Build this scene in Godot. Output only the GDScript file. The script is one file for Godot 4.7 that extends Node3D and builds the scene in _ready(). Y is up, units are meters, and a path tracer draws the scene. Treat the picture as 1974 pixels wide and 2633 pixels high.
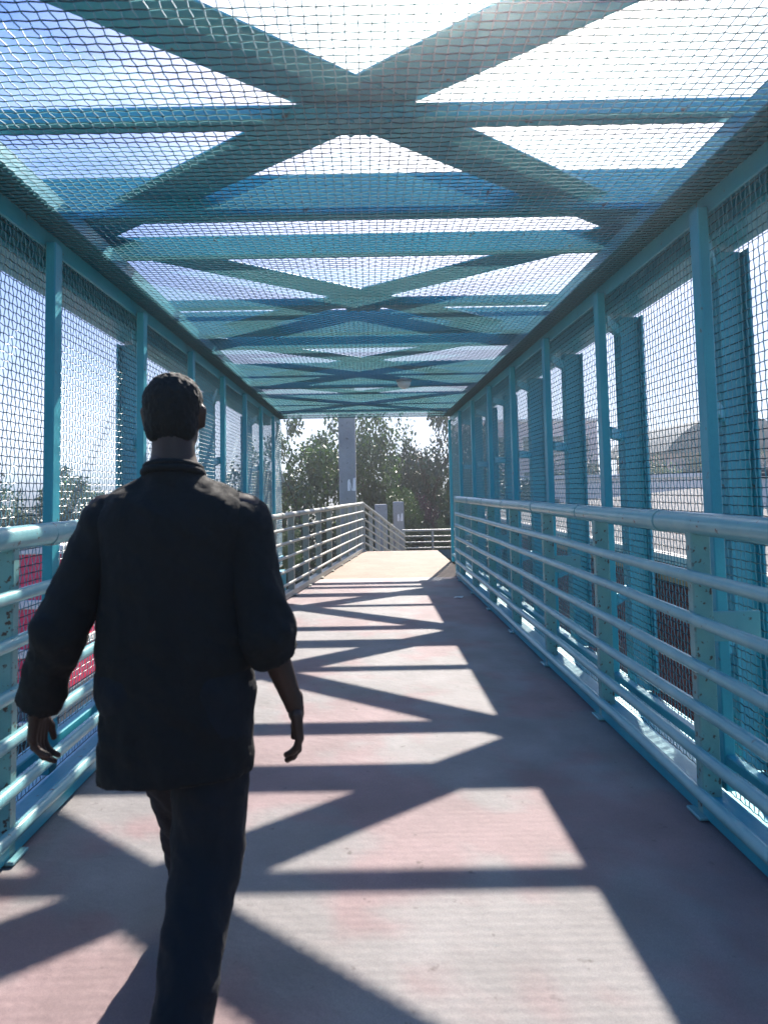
extends Node3D
# Covered steel footbridge. Helper V(x, y, d): d metres ahead of the viewer (world -Z).

const CAGE_W := 1.72      # side mesh plane
const CEIL_Y := 2.87      # ceiling mesh height
const RAIL_X := 1.44
const GROUND_Y := -5.5

var M := {}
var cache := {}
var taken := {}

func V(x: float, y: float, d: float) -> Vector3:
	return Vector3(x, y, -d)

# ------------------------------------------------------------------ naming
func numbered(called: String) -> String:
	var n: int = taken.get(called, 0)
	taken[called] = n + 1
	return called if n == 0 else "%s_%03d" % [called, n]

func tag(o: Node, label: String, category: String, group := "", kind := "") -> void:
	if label: o.set_meta("label", label)
	if category: o.set_meta("category", category)
	if group: o.set_meta("group", group)
	if kind: o.set_meta("kind", kind)

func thing(called: String, label: String, category: String, at := Vector3.ZERO, group := "") -> Node3D:
	var o := Node3D.new()
	o.name = numbered(called)
	add_child(o)
	o.position = at
	tag(o, label, category, group)
	return o

func put(called: String, mesh: Mesh, mat: Material, parent: Node, xf := Transform3D.IDENTITY) -> MeshInstance3D:
	var o := MeshInstance3D.new()
	o.name = numbered(called) if parent == self else called
	o.mesh = mesh
	o.material_override = mat
	o.transform = xf
	o.cast_shadow = GeometryInstance3D.SHADOW_CASTING_SETTING_ON
	parent.add_child(o, true)
	return o

# ------------------------------------------------------------------ mesh tools
class Mb:
	var v := PackedVector3Array()
	var n := PackedVector3Array()
	var c := PackedColorArray()
	var uv := PackedVector2Array()
	var ix := PackedInt32Array()
	func tri(a: Vector3, b: Vector3, e: Vector3, out: Vector3) -> void:
		var g := (b - a).cross(e - a).normalized()
		if g.dot(out) > 0.0:
			var t := b
			b = e
			e = t
		else:
			g = -g
		var i := v.size()
		v.append_array([a, b, e])
		n.append_array([g, g, g])
		ix.append_array([i, i + 1, i + 2])
	func quad(a: Vector3, b: Vector3, e: Vector3, f: Vector3, out: Vector3) -> void:
		tri(a, b, e, out)
		tri(a, e, f, out)
	func box(p: Vector3, s: Vector3) -> void:
		var h := s * 0.5
		for ax in 3:
			for sg in [-1.0, 1.0]:
				var o := Vector3.ZERO
				o[ax] = sg
				var q := []
				for k in [[-1, -1], [1, -1], [1, 1], [-1, 1]]:
					var r := Vector3.ZERO
					r[ax] = sg * h[ax]
					r[(ax + 1) % 3] = k[0] * h[(ax + 1) % 3]
					r[(ax + 2) % 3] = k[1] * h[(ax + 2) % 3]
					q.append(p + r)
				quad(q[0], q[1], q[2], q[3], o)
	# swept round tube along points, radii per point, closed ends
	func tube(pts: Array, radii: Array, sides := 10) -> void:
		var m := pts.size()
		var base := v.size()
		var prev := Vector3.ZERO
		for i in m:
			var d: Vector3 = (pts[mini(i + 1, m - 1)] - pts[maxi(i - 1, 0)]).normalized()
			var u := prev
			if i == 0:
				u = d.cross(Vector3.UP if absf(d.y) < 0.9 else Vector3.RIGHT).normalized()
			else:
				u = (u - d * u.dot(d)).normalized()
			prev = u
			var w := d.cross(u)
			for k in sides:
				var a := TAU * k / sides
				var r := u * cos(a) + w * sin(a)
				v.append(pts[i] + r * radii[mini(i, radii.size() - 1)])
				n.append(r)
		for i in m - 1:
			for k in sides:
				var a := base + i * sides + k
				var b := base + i * sides + (k + 1) % sides
				ix.append_array([a, a + sides, b, b, a + sides, b + sides])
		for e in [0, m - 1]:
			var d2: Vector3 = (pts[0] - pts[1]).normalized() if e == 0 else (pts[m - 1] - pts[m - 2]).normalized()
			var ci := v.size()
			v.append(pts[e])
			n.append(d2)
			for k in sides:
				v.append(v[base + e * sides + k])
				n.append(d2)
			for k in sides:
				if e == 0: ix.append_array([ci, ci + 1 + k, ci + 1 + (k + 1) % sides])
				else: ix.append_array([ci, ci + 1 + (k + 1) % sides, ci + 1 + k])
	func done() -> ArrayMesh:
		var a := []
		a.resize(Mesh.ARRAY_MAX)
		a[Mesh.ARRAY_VERTEX] = v
		a[Mesh.ARRAY_NORMAL] = n
		if c.size() == v.size(): a[Mesh.ARRAY_COLOR] = c
		if uv.size() == v.size(): a[Mesh.ARRAY_TEX_UV] = uv
		a[Mesh.ARRAY_INDEX] = ix
		var r := ArrayMesh.new()
		r.add_surface_from_arrays(Mesh.PRIMITIVE_TRIANGLES, a)
		return r

# box with chamfered edges, shared between pieces of one size
func cbox(s: Vector3, ch := 0.006) -> ArrayMesh:
	var key := "%.3f %.3f %.3f %.4f" % [s.x, s.y, s.z, ch]
	if cache.has(key): return cache[key]
	var b := Mb.new()
	var h := s * 0.5
	ch = minf(ch, minf(h.x, minf(h.y, h.z)) * 0.6)
	var pt := func(sx: float, sy: float, sz: float, ax: int) -> Vector3:
		var q := Vector3(sx * (h.x - ch), sy * (h.y - ch), sz * (h.z - ch))
		var sg := Vector3(sx, sy, sz)
		q[ax] = sg[ax] * h[ax]
		return q
	for ax in 3:
		var b1 := (ax + 1) % 3
		var b2 := (ax + 2) % 3
		for sg in [-1.0, 1.0]:
			var o := Vector3.ZERO
			o[ax] = sg
			var q := []
			for k in [[-1, -1], [1, -1], [1, 1], [-1, 1]]:
				var g := Vector3.ZERO
				g[ax] = sg
				g[b1] = k[0]
				g[b2] = k[1]
				q.append(pt.call(g.x, g.y, g.z, ax))
			b.quad(q[0], q[1], q[2], q[3], o)
		for s1 in [-1.0, 1.0]:
			for s2 in [-1.0, 1.0]:
				var g0 := Vector3.ZERO
				g0[ax] = -1
				g0[b1] = s1
				g0[b2] = s2
				var g1 := g0
				g1[ax] = 1
				var o2 := Vector3.ZERO
				o2[b1] = s1
				o2[b2] = s2
				b.quad(pt.call(g0.x, g0.y, g0.z, b1), pt.call(g1.x, g1.y, g1.z, b1), pt.call(g1.x, g1.y, g1.z, b2), pt.call(g0.x, g0.y, g0.z, b2), o2)
	for sx in [-1.0, 1.0]:
		for sy in [-1.0, 1.0]:
			for sz in [-1.0, 1.0]:
				b.tri(pt.call(sx, sy, sz, 0), pt.call(sx, sy, sz, 1), pt.call(sx, sy, sz, 2), Vector3(sx, sy, sz))
	cache[key] = b.done()
	return cache[key]

# a bar from p to q: w across, h along up
func bar(called: String, p: Vector3, q: Vector3, w: float, h: float, mat: Material, parent: Node, up := Vector3.UP, ch := 0.006) -> MeshInstance3D:
	var d := q - p
	var l := d.length()
	var z := d / l
	var x := up.cross(z).normalized()
	var y := z.cross(x)
	return put(called, cbox(Vector3(w, h, snappedf(l, 0.001)), ch), mat, parent, Transform3D(Basis(x, y, z), (p + q) * 0.5))

func block(called: String, p: Vector3, s: Vector3, mat: Material, parent: Node, ch := 0.006) -> MeshInstance3D:
	return put(called, cbox(s, ch), mat, parent, Transform3D(Basis.IDENTITY, p))

func pipe(called: String, pts: Array, r: float, mat: Material, parent: Node, sides := 14) -> MeshInstance3D:
	var b := Mb.new()
	b.tube(pts, [r], sides)
	return put(called, b.done(), mat, parent)

# crimped square-weave wire sheet in local XY, w x h, centred
func wire_sheet(nx: int, ny: int, s: float, r: float, amp: float) -> ArrayMesh:
	var b := Mb.new()
	var rng := RandomNumberGenerator.new()
	rng.seed = nx * 100 + ny
	for dirn in 2:
		var na := nx if dirn == 0 else ny
		var nb := ny if dirn == 0 else nx
		for i in na + 1:
			var base := b.v.size()
			var wob := rng.randf_range(-0.002, 0.002)
			for j in nb + 1:
				var a := (i - na * 0.5) * s + wob
				var t := (j - nb * 0.5) * s
				var up := 1.0 if (i + j + dirn) % 2 == 0 else -1.0
				var zz := amp * up
				var side := amp * 0.55 * up
				for k in 3:
					var an := TAU * k / 3.0 + 0.5
					var p := Vector3(a + side + r * cos(an), t, zz + r * sin(an))
					var nn := Vector3(cos(an), 0, sin(an))
					if dirn == 1:
						p = Vector3(t, a + side + r * cos(an), zz + r * sin(an))
						nn = Vector3(0, cos(an), sin(an))
					b.v.append(p)
					b.n.append(nn)
			for j in nb:
				for k in 3:
					var q := base + j * 3 + k
					var q2 := base + j * 3 + (k + 1) % 3
					b.ix.append_array([q, q2, q + 3, q2, q2 + 3, q + 3])
	return b.done()

# ------------------------------------------------------------------ materials
func noise(seed_: int, freq: float, oct := 4, kind := FastNoiseLite.TYPE_SIMPLEX_SMOOTH) -> FastNoiseLite:
	var f := FastNoiseLite.new()
	f.seed = seed_
	f.frequency = freq
	f.noise_type = kind
	f.fractal_octaves = oct
	return f

# weathered surface: colour a..b by coarse noise, spots of colour s where a second noise is high, fine grain
func weathered(seed_: int, a: Color, b: Color, s: Color, spot: float, grain: float, size := 512) -> ImageTexture:
	var n1 := noise(seed_, 3.0 / size, 5).get_seamless_image(size, size)
	var n2 := noise(seed_ + 7, 14.0 / size, 4).get_seamless_image(size, size)
	var rng := RandomNumberGenerator.new()
	rng.seed = seed_
	var d1 := n1.get_data()
	var d2 := n2.get_data()
	var out := PackedByteArray()
	out.resize(size * size * 3)
	var edge := int(255 * (1.0 - spot))
	for i in size * size:
		var t := d1[i] / 255.0
		var col := a.lerp(b, t)
		if d2[i] > edge:
			col = col.lerp(s, minf(1.0, (d2[i] - edge) / 24.0))
		var g := 1.0 + (rng.randf() - 0.5) * grain
		out[i * 3] = int(clampf(col.r * g, 0, 1) * 255)
		out[i * 3 + 1] = int(clampf(col.g * g, 0, 1) * 255)
		out[i * 3 + 2] = int(clampf(col.b * g, 0, 1) * 255)
	var im := Image.create_from_data(size, size, false, Image.FORMAT_RGB8, out)
	im.generate_mipmaps()
	return ImageTexture.create_from_image(im)

func relief(seed_: int, freq: float, strength: float) -> NoiseTexture2D:
	var t := NoiseTexture2D.new()
	t.width = 512
	t.height = 512
	t.seamless = true
	t.as_normal_map = true
	t.bump_strength = strength
	t.noise = noise(seed_, freq, 5)
	return t

func surf(tex: Texture2D, metres: float, rough: float, nrm: Texture2D = null, nscale := 0.5, metal := 0.0) -> StandardMaterial3D:
	var m := StandardMaterial3D.new()
	m.albedo_texture = tex
	m.roughness = rough
	m.metallic = metal
	m.uv1_triplanar = true
	m.uv1_world_triplanar = true
	m.uv1_scale = Vector3.ONE / metres
	if nrm:
		m.normal_enabled = true
		m.normal_texture = nrm
		m.normal_scale = nscale
	return m

func plain(c: Color, rough := 0.7, metal := 0.0) -> StandardMaterial3D:
	var m := StandardMaterial3D.new()
	m.albedo_color = c
	m.roughness = rough
	m.metallic = metal
	return m

func cloud_cover() -> ImageTexture:
	# thin high cloud over the whole sky
	var n := noise(77, 0.010, 6)
	n.domain_warp_enabled = true
	n.domain_warp_amplitude = 40.0
	var im := Image.create(1024, 512, false, Image.FORMAT_RGBA8)
	for y in 512:
		var el := PI * (0.5 - (y + 0.5) / 512.0)
		for x in 1024:
			var az := TAU * x / 1024.0
			var v := n.get_noise_3d(cos(az) * cos(el) * 130.0, sin(el) * 330.0, sin(az) * cos(el) * 130.0)
			var a := smoothstep(0.0, 0.5, v)
			im.set_pixel(x, y, Color(1, 1, 1, a))
	return ImageTexture.create_from_image(im)

func make_materials() -> void:
	var fine := relief(3, 0.05, 3.0)
	var coarse := relief(4, 0.02, 5.0)
	M.teal = surf(weathered(11, Color(0.15, 0.56, 0.63), Color(0.24, 0.65, 0.69), Color(0.34, 0.26, 0.21), 0.17, 0.05), 1.7, 0.42, fine, 0.12)
	M.rail = surf(weathered(12, Color(0.40, 0.62, 0.64), Color(0.56, 0.72, 0.71), Color(0.36, 0.27, 0.22), 0.17, 0.05), 0.9, 0.27, fine, 0.10)
	M.post = surf(weathered(35, Color(0.36, 0.56, 0.56), Color(0.50, 0.66, 0.63), Color(0.30, 0.20, 0.16), 0.27, 0.06), 0.8, 0.4, fine, 0.14)
	M.wire = surf(weathered(13, Color(0.34, 0.58, 0.63), Color(0.46, 0.66, 0.68), Color(0.30, 0.24, 0.20), 0.15, 0.1), 0.7, 0.38)
	M.greyrail = surf(weathered(14, Color(0.55, 0.56, 0.52), Color(0.66, 0.64, 0.58), Color(0.42, 0.33, 0.27), 0.2, 0.06), 0.9, 0.4, fine, 0.1)
	M.concrete = surf(weathered(15, Color(0.50, 0.51, 0.50), Color(0.60, 0.60, 0.58), Color(0.40, 0.39, 0.37), 0.25, 0.08), 2.3, 0.85, coarse, 0.4)
	var deck := surf(weathered(16, Color(0.445, 0.43, 0.425), Color(0.535, 0.52, 0.515), Color(0.38, 0.36, 0.35), 0.14, 0.16, 1024), 1.9, 0.78, fine, 0.22)
	deck.vertex_color_use_as_albedo = true
	M.deck = deck
	M.landing = surf(weathered(36, Color(0.40, 0.33, 0.265), Color(0.48, 0.41, 0.345), Color(0.34, 0.275, 0.225), 0.24, 0.14), 2.4, 0.85, fine, 0.2)
	M.slab = surf(weathered(17, Color(0.44, 0.43, 0.41), Color(0.52, 0.51, 0.49), Color(0.35, 0.33, 0.31), 0.25, 0.1), 2.1, 0.9, coarse, 0.4)
	M.paper = plain(Color(0.86, 0.85, 0.83), 0.9)
	M.lamp = plain(Color(0.85, 0.85, 0.83), 0.35)
	M.lamp_base = plain(Color(0.55, 0.56, 0.56), 0.5)
	M.shirt = surf(weathered(18, Color(0.035, 0.035, 0.045), Color(0.055, 0.055, 0.065), Color(0.07, 0.06, 0.07), 0.2, 0.25, 256), 0.35, 0.9, relief(5, 0.03, 4.0), 0.5)
	M.trousers = surf(weathered(19, Color(0.045, 0.06, 0.09), Color(0.06, 0.08, 0.115), Color(0.05, 0.06, 0.08), 0.2, 0.25, 256), 0.4, 0.9, relief(6, 0.03, 4.0), 0.5)
	M.skin = surf(weathered(20, Color(0.21, 0.135, 0.105), Color(0.25, 0.16, 0.12), Color(0.19, 0.115, 0.09), 0.2, 0.06, 256), 0.25, 0.55)
	M.hair = surf(weathered(21, Color(0.03, 0.025, 0.025), Color(0.06, 0.05, 0.05), Color(0.02, 0.02, 0.02), 0.3, 0.5, 256), 0.08, 0.85)
	M.shoe = plain(Color(0.05, 0.05, 0.055), 0.5)
	M.eye = plain(Color(0.75, 0.73, 0.70), 0.3)
	M.bark = surf(weathered(22, Color(0.24, 0.20, 0.16), Color(0.34, 0.29, 0.24), Color(0.18, 0.15, 0.12), 0.3, 0.15, 256), 0.8, 0.95, coarse, 0.8)
	M.ground = surf(weathered(23, Color(0.40, 0.40, 0.33), Color(0.52, 0.48, 0.42), Color(0.28, 0.33, 0.20), 0.32, 0.15), 9.0, 0.95, coarse, 0.5)
	M.road = surf(weathered(24, Color(0.25, 0.25, 0.26), Color(0.31, 0.31, 0.31), Color(0.2, 0.2, 0.2), 0.25, 0.2), 3.0, 0.9)
	M.gravel = surf(weathered(25, Color(0.24, 0.24, 0.25), Color(0.35, 0.345, 0.34), Color(0.46, 0.45, 0.43), 0.34, 0.45), 1.3, 0.95, fine, 1.0)
	M.tan = surf(weathered(26, Color(0.70, 0.58, 0.45), Color(0.78, 0.67, 0.54), Color(0.58, 0.46, 0.36), 0.22, 0.05), 2.4, 0.9)
	M.redwall = surf(weathered(27, Color(0.36, 0.13, 0.13), Color(0.44, 0.17, 0.16), Color(0.27, 0.11, 0.11), 0.25, 0.08), 1.7, 0.85)
	M.timber = surf(weathered(28, Color(0.28, 0.15, 0.13), Color(0.36, 0.20, 0.16), Color(0.2, 0.12, 0.1), 0.25, 0.1, 256), 0.6, 0.8)
	M.white = surf(weathered(29, Color(0.80, 0.78, 0.75), Color(0.86, 0.84, 0.81), Color(0.68, 0.65, 0.62), 0.2, 0.03), 3.0, 0.85)
	M.pinkwall = surf(weathered(30, Color(0.76, 0.66, 0.65), Color(0.83, 0.74, 0.73), Color(0.68, 0.58, 0.56), 0.2, 0.03), 3.0, 0.85)
	M.crimson = surf(weathered(31, Color(0.78, 0.06, 0.28), Color(0.84, 0.10, 0.32), Color(0.48, 0.06, 0.16), 0.2, 0.04), 2.0, 0.6)
	M.plinth = surf(weathered(37, Color(0.18, 0.22, 0.27), Color(0.25, 0.29, 0.33), Color(0.15, 0.17, 0.2), 0.2, 0.06), 2.0, 0.85)
	M.domeroof = surf(weathered(32, Color(0.12, 0.17, 0.20), Color(0.17, 0.22, 0.25), Color(0.20, 0.18, 0.17), 0.25, 0.06), 2.0, 0.9)
	M.glass = plain(Color(0.06, 0.09, 0.11), 0.08)
	M.cable = plain(Color(0.12, 0.12, 0.13), 0.6)
	for i in 4:
		var lf := StandardMaterial3D.new()
		lf.vertex_color_use_as_albedo = true
		lf.roughness = 0.5
		lf.cull_mode = BaseMaterial3D.CULL_DISABLED
		lf.backlight_enabled = true
		lf.backlight = [Color(0.42, 0.52, 0.14), Color(0.32, 0.44, 0.14), Color(0.42, 0.52, 0.14), Color(0.30, 0.12, 0.16)][i]
		M["leaf%d" % i] = lf

# ------------------------------------------------------------------ figure: tapered capsules joined smoothly, meshed as surface nets
func flesh(b: Mb, prims: Array, cell: float, k: float, cuts := [], fold := 0.0, fine := 1.0) -> void:
	var lo := Vector3(1e9, 1e9, 1e9)
	var hi := -lo
	for p in prims:
		for e in [[p[0], p[2]], [p[1], p[3]]]:
			var r: float = e[1]
			lo = lo.min(e[0] - Vector3.ONE * (r + 3 * cell))
			hi = hi.max(e[0] + Vector3.ONE * (r + 3 * cell))
	var nx := int((hi.x - lo.x) / cell) + 2
	var ny := int((hi.y - lo.y) / cell) + 2
	var nz := int((hi.z - lo.z) / cell) + 2
	var f := PackedFloat32Array()
	f.resize(nx * ny * nz)
	f.fill(1.0)
	for p in prims:
		var a: Vector3 = p[0]
		var bb: Vector3 = p[1]
		var ra: float = p[2]
		var rb: float = p[3]
		var m := maxf(ra, rb) + k + 2.5 * cell
		var l: Vector3 = (a.min(bb) - Vector3.ONE * m - lo) / cell
		var h: Vector3 = (a.max(bb) + Vector3.ONE * m - lo) / cell
		var ab := bb - a
		var inv := 1.0 / maxf(ab.length_squared(), 1e-9)
		for iz in range(maxi(0, int(l.z)), mini(nz - 1, int(h.z)) + 1):
			for iy in range(maxi(0, int(l.y)), mini(ny - 1, int(h.y)) + 1):
				var row := (iz * ny + iy) * nx
				for ixx in range(maxi(0, int(l.x)), mini(nx - 1, int(h.x)) + 1):
					var q := lo + Vector3(ixx, iy, iz) * cell
					var t := clampf((q - a).dot(ab) * inv, 0.0, 1.0)
					var d := q.distance_to(a + ab * t) - lerpf(ra, rb, t)
					var o := f[row + ixx]
					var hh := maxf(k - absf(d - o), 0.0) / k
					f[row + ixx] = minf(d, o) - hh * hh * k * 0.25
	if fold > 0.0:
		# folds of cloth
		var fn := noise(91, fine, 3)
		for iz in nz:
			for iy in ny:
				var row := (iz * ny + iy) * nx
				for ixx in nx:
					if absf(f[row + ixx]) < 0.05:
						var q := lo + Vector3(ixx, iy, iz) * cell
						var w := fn.get_noise_3d(q.x * 9.0 + q.y * 3.0, q.y * 4.0 - q.x * 2.0, q.z * 9.0) + 0.6 * fn.get_noise_3d(q.x * 5.0, q.y * 17.0 + q.x * 9.0, q.z * 6.0 + 40.0)
						f[row + ixx] += fold * w
	for ct in cuts:
		var lp: Vector3 = ct[0]
		var ln: Vector3 = ct[1]
		for iz in nz:
			for iy in ny:
				var row := (iz * ny + iy) * nx
				for ixx in nx:
					var q := lo + Vector3(ixx, iy, iz) * cell
					if ct.size() > 2 and q.distance_to(lp) > ct[2]: continue
					f[row + ixx] = maxf(f[row + ixx], (q - lp).dot(ln))
	var id := {}
	var off := [0, 1, nx, nx + 1, nx * ny, nx * ny + 1, nx * ny + nx, nx * ny + nx + 1]
	var start := b.v.size()
	for iz in nz - 1:
		for iy in ny - 1:
			var row := (iz * ny + iy) * nx
			for ixx in nx - 1:
				var c := row + ixx
				var s := 0
				if f[c] < 0: s += 1
				if f[c + 1] < 0: s += 1
				if f[c + nx] < 0: s += 1
				if f[c + nx + 1] < 0: s += 1
				var c2 := c + nx * ny
				if f[c2] < 0: s += 1
				if f[c2 + 1] < 0: s += 1
				if f[c2 + nx] < 0: s += 1
				if f[c2 + nx + 1] < 0: s += 1
				if s == 0 or s == 8: continue
				var acc := Vector3.ZERO
				var cnt := 0
				for e in [[0, 1], [2, 3], [4, 5], [6, 7], [0, 2], [1, 3], [4, 6], [5, 7], [0, 4], [1, 5], [2, 6], [3, 7]]:
					var fa := f[c + off[e[0]]]
					var fb := f[c + off[e[1]]]
					if (fa < 0) != (fb < 0):
						var t := fa / (fa - fb)
						var pa := Vector3(e[0] & 1, (e[0] >> 1) & 1, e[0] >> 2)
						var pb := Vector3(e[1] & 1, (e[1] >> 1) & 1, e[1] >> 2)
						acc += pa.lerp(pb, t)
						cnt += 1
				id[c] = b.v.size()
				b.v.append(lo + (Vector3(ixx, iy, iz) + acc / cnt) * cell)
				var g := Vector3(f[c + 1] - f[c] + f[c2 + nx + 1] - f[c2 + nx], f[c + nx] - f[c] + f[c2 + nx + 1] - f[c2 + 1], f[c2] - f[c] + f[c2 + nx + 1] - f[c + nx + 1])
				b.n.append(g.normalized())
	var steps := [[1, nx, nx * ny], [nx, nx * ny, 1], [nx * ny, 1, nx]]
	for c in id:
		for st in steps:
			var fa := f[c]
			var fb := f[c + st[0]]
			if (fa < 0) == (fb < 0): continue
			var i0 = id.get(c)
			var i1 = id.get(c - st[1])
			var i2 = id.get(c - st[1] - st[2])
			var i3 = id.get(c - st[2])
			if i0 == null or i1 == null or i2 == null or i3 == null: continue
			if fa < 0: b.ix.append_array([i0, i3, i2, i0, i2, i1])
			else: b.ix.append_array([i0, i1, i2, i0, i2, i3])

func hand(b: Mb, wrist: Vector3, dirn: Vector3, palm_n: Vector3, thumb_side: Vector3) -> void:
	# palm, four fingers of unequal length with two bends, thumb from the side of the palm
	var pr := []
	var d := dirn.normalized()
	var t := thumb_side.normalized()
	var pn := palm_n.normalized()
	var pc := wrist + d * 0.015
	for i in 4:
		var sx := (1.5 - i) * 0.019
		var kn := wrist + d * (0.088 - absf(i - 1.3) * 0.005) + t * sx
		pr.append([pc + t * sx * 0.7, kn, 0.017, 0.0125])
		var len_: float = [0.070, 0.078, 0.072, 0.056][i]
		var p1 := kn + d * len_ * 0.45 + pn * 0.008
		var p2 := p1 + d * len_ * 0.28 + pn * 0.016
		var p3 := p2 + d * len_ * 0.16 + pn * 0.020
		pr.append([kn, p1, 0.0105, 0.0095])
		pr.append([p1, p2, 0.0095, 0.0085])
		pr.append([p2, p3, 0.0085, 0.0075])
	var th0 := wrist + d * 0.028 + t * 0.026
	var th1 := th0 + d * 0.034 + t * 0.022 + pn * 0.010
	var th2 := th1 + d * 0.034 + t * 0.004 + pn * 0.008
	pr.append([th0, th1, 0.015, 0.0115])
	pr.append([th1, th2, 0.0105, 0.0085])
	pr.append([wrist - d * 0.03, pc, 0.0245, 0.022])
	flesh(b, pr, 0.004, 0.006)

func make_person() -> void:
	var p := thing("person", "person in loose black long shirt and dark trousers walking away along the deck", "person", V(-0.52, 0, 2.05))
	# all joints in metres relative to the person's base; z is toward the viewer
	var head := Vector3(-0.02, 1.64, -0.03)
	var neck0 := Vector3(-0.01, 1.44, 0.0)
	var sl := Vector3(-0.20, 1.365, 0.0)
	var sr := Vector3(0.185, 1.36, 0.0)
	var el := Vector3(-0.305, 1.06, 0.05)
	var er := Vector3(0.25, 1.04, 0.05)
	var wl := Vector3(-0.385, 0.84, -0.02)
	var wr := Vector3(0.315, 0.825, -0.03)
	var hl := Vector3(-0.105, 0.86, 0.0)
	var hr := Vector3(0.095, 0.86, 0.0)
	var kl := Vector3(-0.05, 0.50, -0.28)
	var kr := Vector3(0.085, 0.47, 0.01)
	var al := Vector3(-0.09, 0.10, -0.52)
	var ar := Vector3(0.065, 0.12, 0.28)
	var b := Mb.new()
	# body
	flesh(b, [
		[Vector3(-0.02, 1.56, -0.02), neck0, 0.058, 0.066],
		[neck0, Vector3(0, 1.36, 0.0), 0.075, 0.10],
		[Vector3(-0.09, 1.33, 0), Vector3(0.08, 1.33, 0), 0.10, 0.10],
		[Vector3(-0.08, 1.33, 0), Vector3(-0.07, 0.95, 0), 0.105, 0.10],
		[Vector3(0.07, 1.33, 0), Vector3(0.06, 0.95, 0), 0.105, 0.10],
		[sl, el, 0.056, 0.042], [sr, er, 0.056, 0.042],
		[el, wl, 0.043, 0.0255], [er, wr, 0.043, 0.0255],
		[hl, kl, 0.085, 0.055], [hr, kr, 0.085, 0.055],
		[kl, al, 0.055, 0.036], [kr, ar, 0.055, 0.036],
	], 0.013, 0.04)
	# head: skull, face, jaw, nose, brow, lips, ears
	var f := Vector3(0, 0, -1)
	flesh(b, [
		[head + Vector3(0, 0.030, 0.012), head + Vector3(0, 0.026, -0.025), 0.078, 0.074],
		[head + Vector3(0, -0.01, 0.015), head + Vector3(0, -0.02, -0.03), 0.070, 0.066],
		[head + Vector3(0, -0.05, -0.03), head + Vector3(0, -0.088, -0.062), 0.052, 0.030],
		[head + Vector3(-0.035, -0.06, -0.01), head + Vector3(0, -0.09, -0.055), 0.030, 0.026],
		[head + Vector3(0.035, -0.06, -0.01), head + Vector3(0, -0.09, -0.055), 0.030, 0.026],
		[head + Vector3(0, 0.008, -0.093), head + Vector3(0, -0.028, -0.112), 0.009, 0.014],
		[head + Vector3(-0.038, 0.022, -0.086), head + Vector3(0.038, 0.022, -0.086), 0.012, 0.012],
		[head + Vector3(-0.018, -0.058, -0.088), head + Vector3(0.018, -0.058, -0.088), 0.009, 0.009],
		[head + Vector3(-0.080, 0.012, 0.005), head + Vector3(-0.078, -0.030, -0.005), 0.014, 0.010],
		[head + Vector3(0.080, 0.012, 0.005), head + Vector3(0.078, -0.030, -0.005), 0.014, 0.010],
		[head + Vector3(0, -0.05, 0.012), neck0 + Vector3(0, 0.05, 0), 0.058, 0.058],
	], 0.006, 0.016)
	hand(b, wl, Vector3(-0.10, -1, -0.12), Vector3(1, 0, -0.2), Vector3(0.1, -0.1, -1))
	hand(b, wr, Vector3(0.10, -1, -0.15), Vector3(-1, 0, -0.2), Vector3(-0.1, -0.1, -1))
	put("body", b.done(), M.skin, p)
	for sx in [-1.0, 1.0]:
		var e := SphereMesh.new()
		e.radius = 0.011
		e.height = 0.022
		e.radial_segments = 12
		e.rings = 6
		put("eye", e, M.eye, p, Transform3D(Basis.IDENTITY, head + Vector3(sx * 0.031, 0.0, -0.083)))
	var h := Mb.new()
	flesh(h, [
		[head + Vector3(0, 0.038, 0.016), head + Vector3(0, 0.040, -0.022), 0.080, 0.076],
		[head + Vector3(0, -0.005, 0.024), head + Vector3(0, 0.03, 0.012), 0.073, 0.078],
		[head + Vector3(-0.03, -0.045, 0.036), head + Vector3(0.03, -0.045, 0.036), 0.040, 0.040],
	], 0.005, 0.016, [[head + Vector3(0, -0.062, 0), Vector3(0, -1, -0.35).normalized()]], 0.0045, 7.0)
	put("hair", h.done(), M.hair, p)
	# shirt: loose, one sleeve down to the wrist, the other pushed up below the elbow
	var s := Mb.new()
	flesh(s, [
		[Vector3(-0.012, 1.50, 0.004), Vector3(0, 1.40, 0.0), 0.074, 0.100],
		[Vector3(-0.105, 1.335, 0), Vector3(0.095, 1.335, 0), 0.108, 0.108],
		[Vector3(-0.10, 1.32, 0), Vector3(-0.095, 1.0, 0.005), 0.118, 0.112],
		[Vector3(0.088, 1.32, 0), Vector3(0.085, 1.0, 0.005), 0.118, 0.112],
		[Vector3(-0.095, 1.02, 0.0), Vector3(-0.095, 0.66, 0.0), 0.112, 0.118],
		[Vector3(0.085, 1.02, 0.0), Vector3(0.088, 0.66, 0.0), 0.112, 0.118],
		[Vector3(-0.02, 1.30, 0.03), Vector3(0.0, 0.66, 0.02), 0.11, 0.12],
	], 0.011, 0.045, [
		[Vector3(0, 0.665, 0), Vector3(0.06, -1, 0.05).normalized()],
		[Vector3(0, 1.478, 0.0), Vector3(0, 1, -0.25).normalized(), 0.16]], 0.011)
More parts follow.
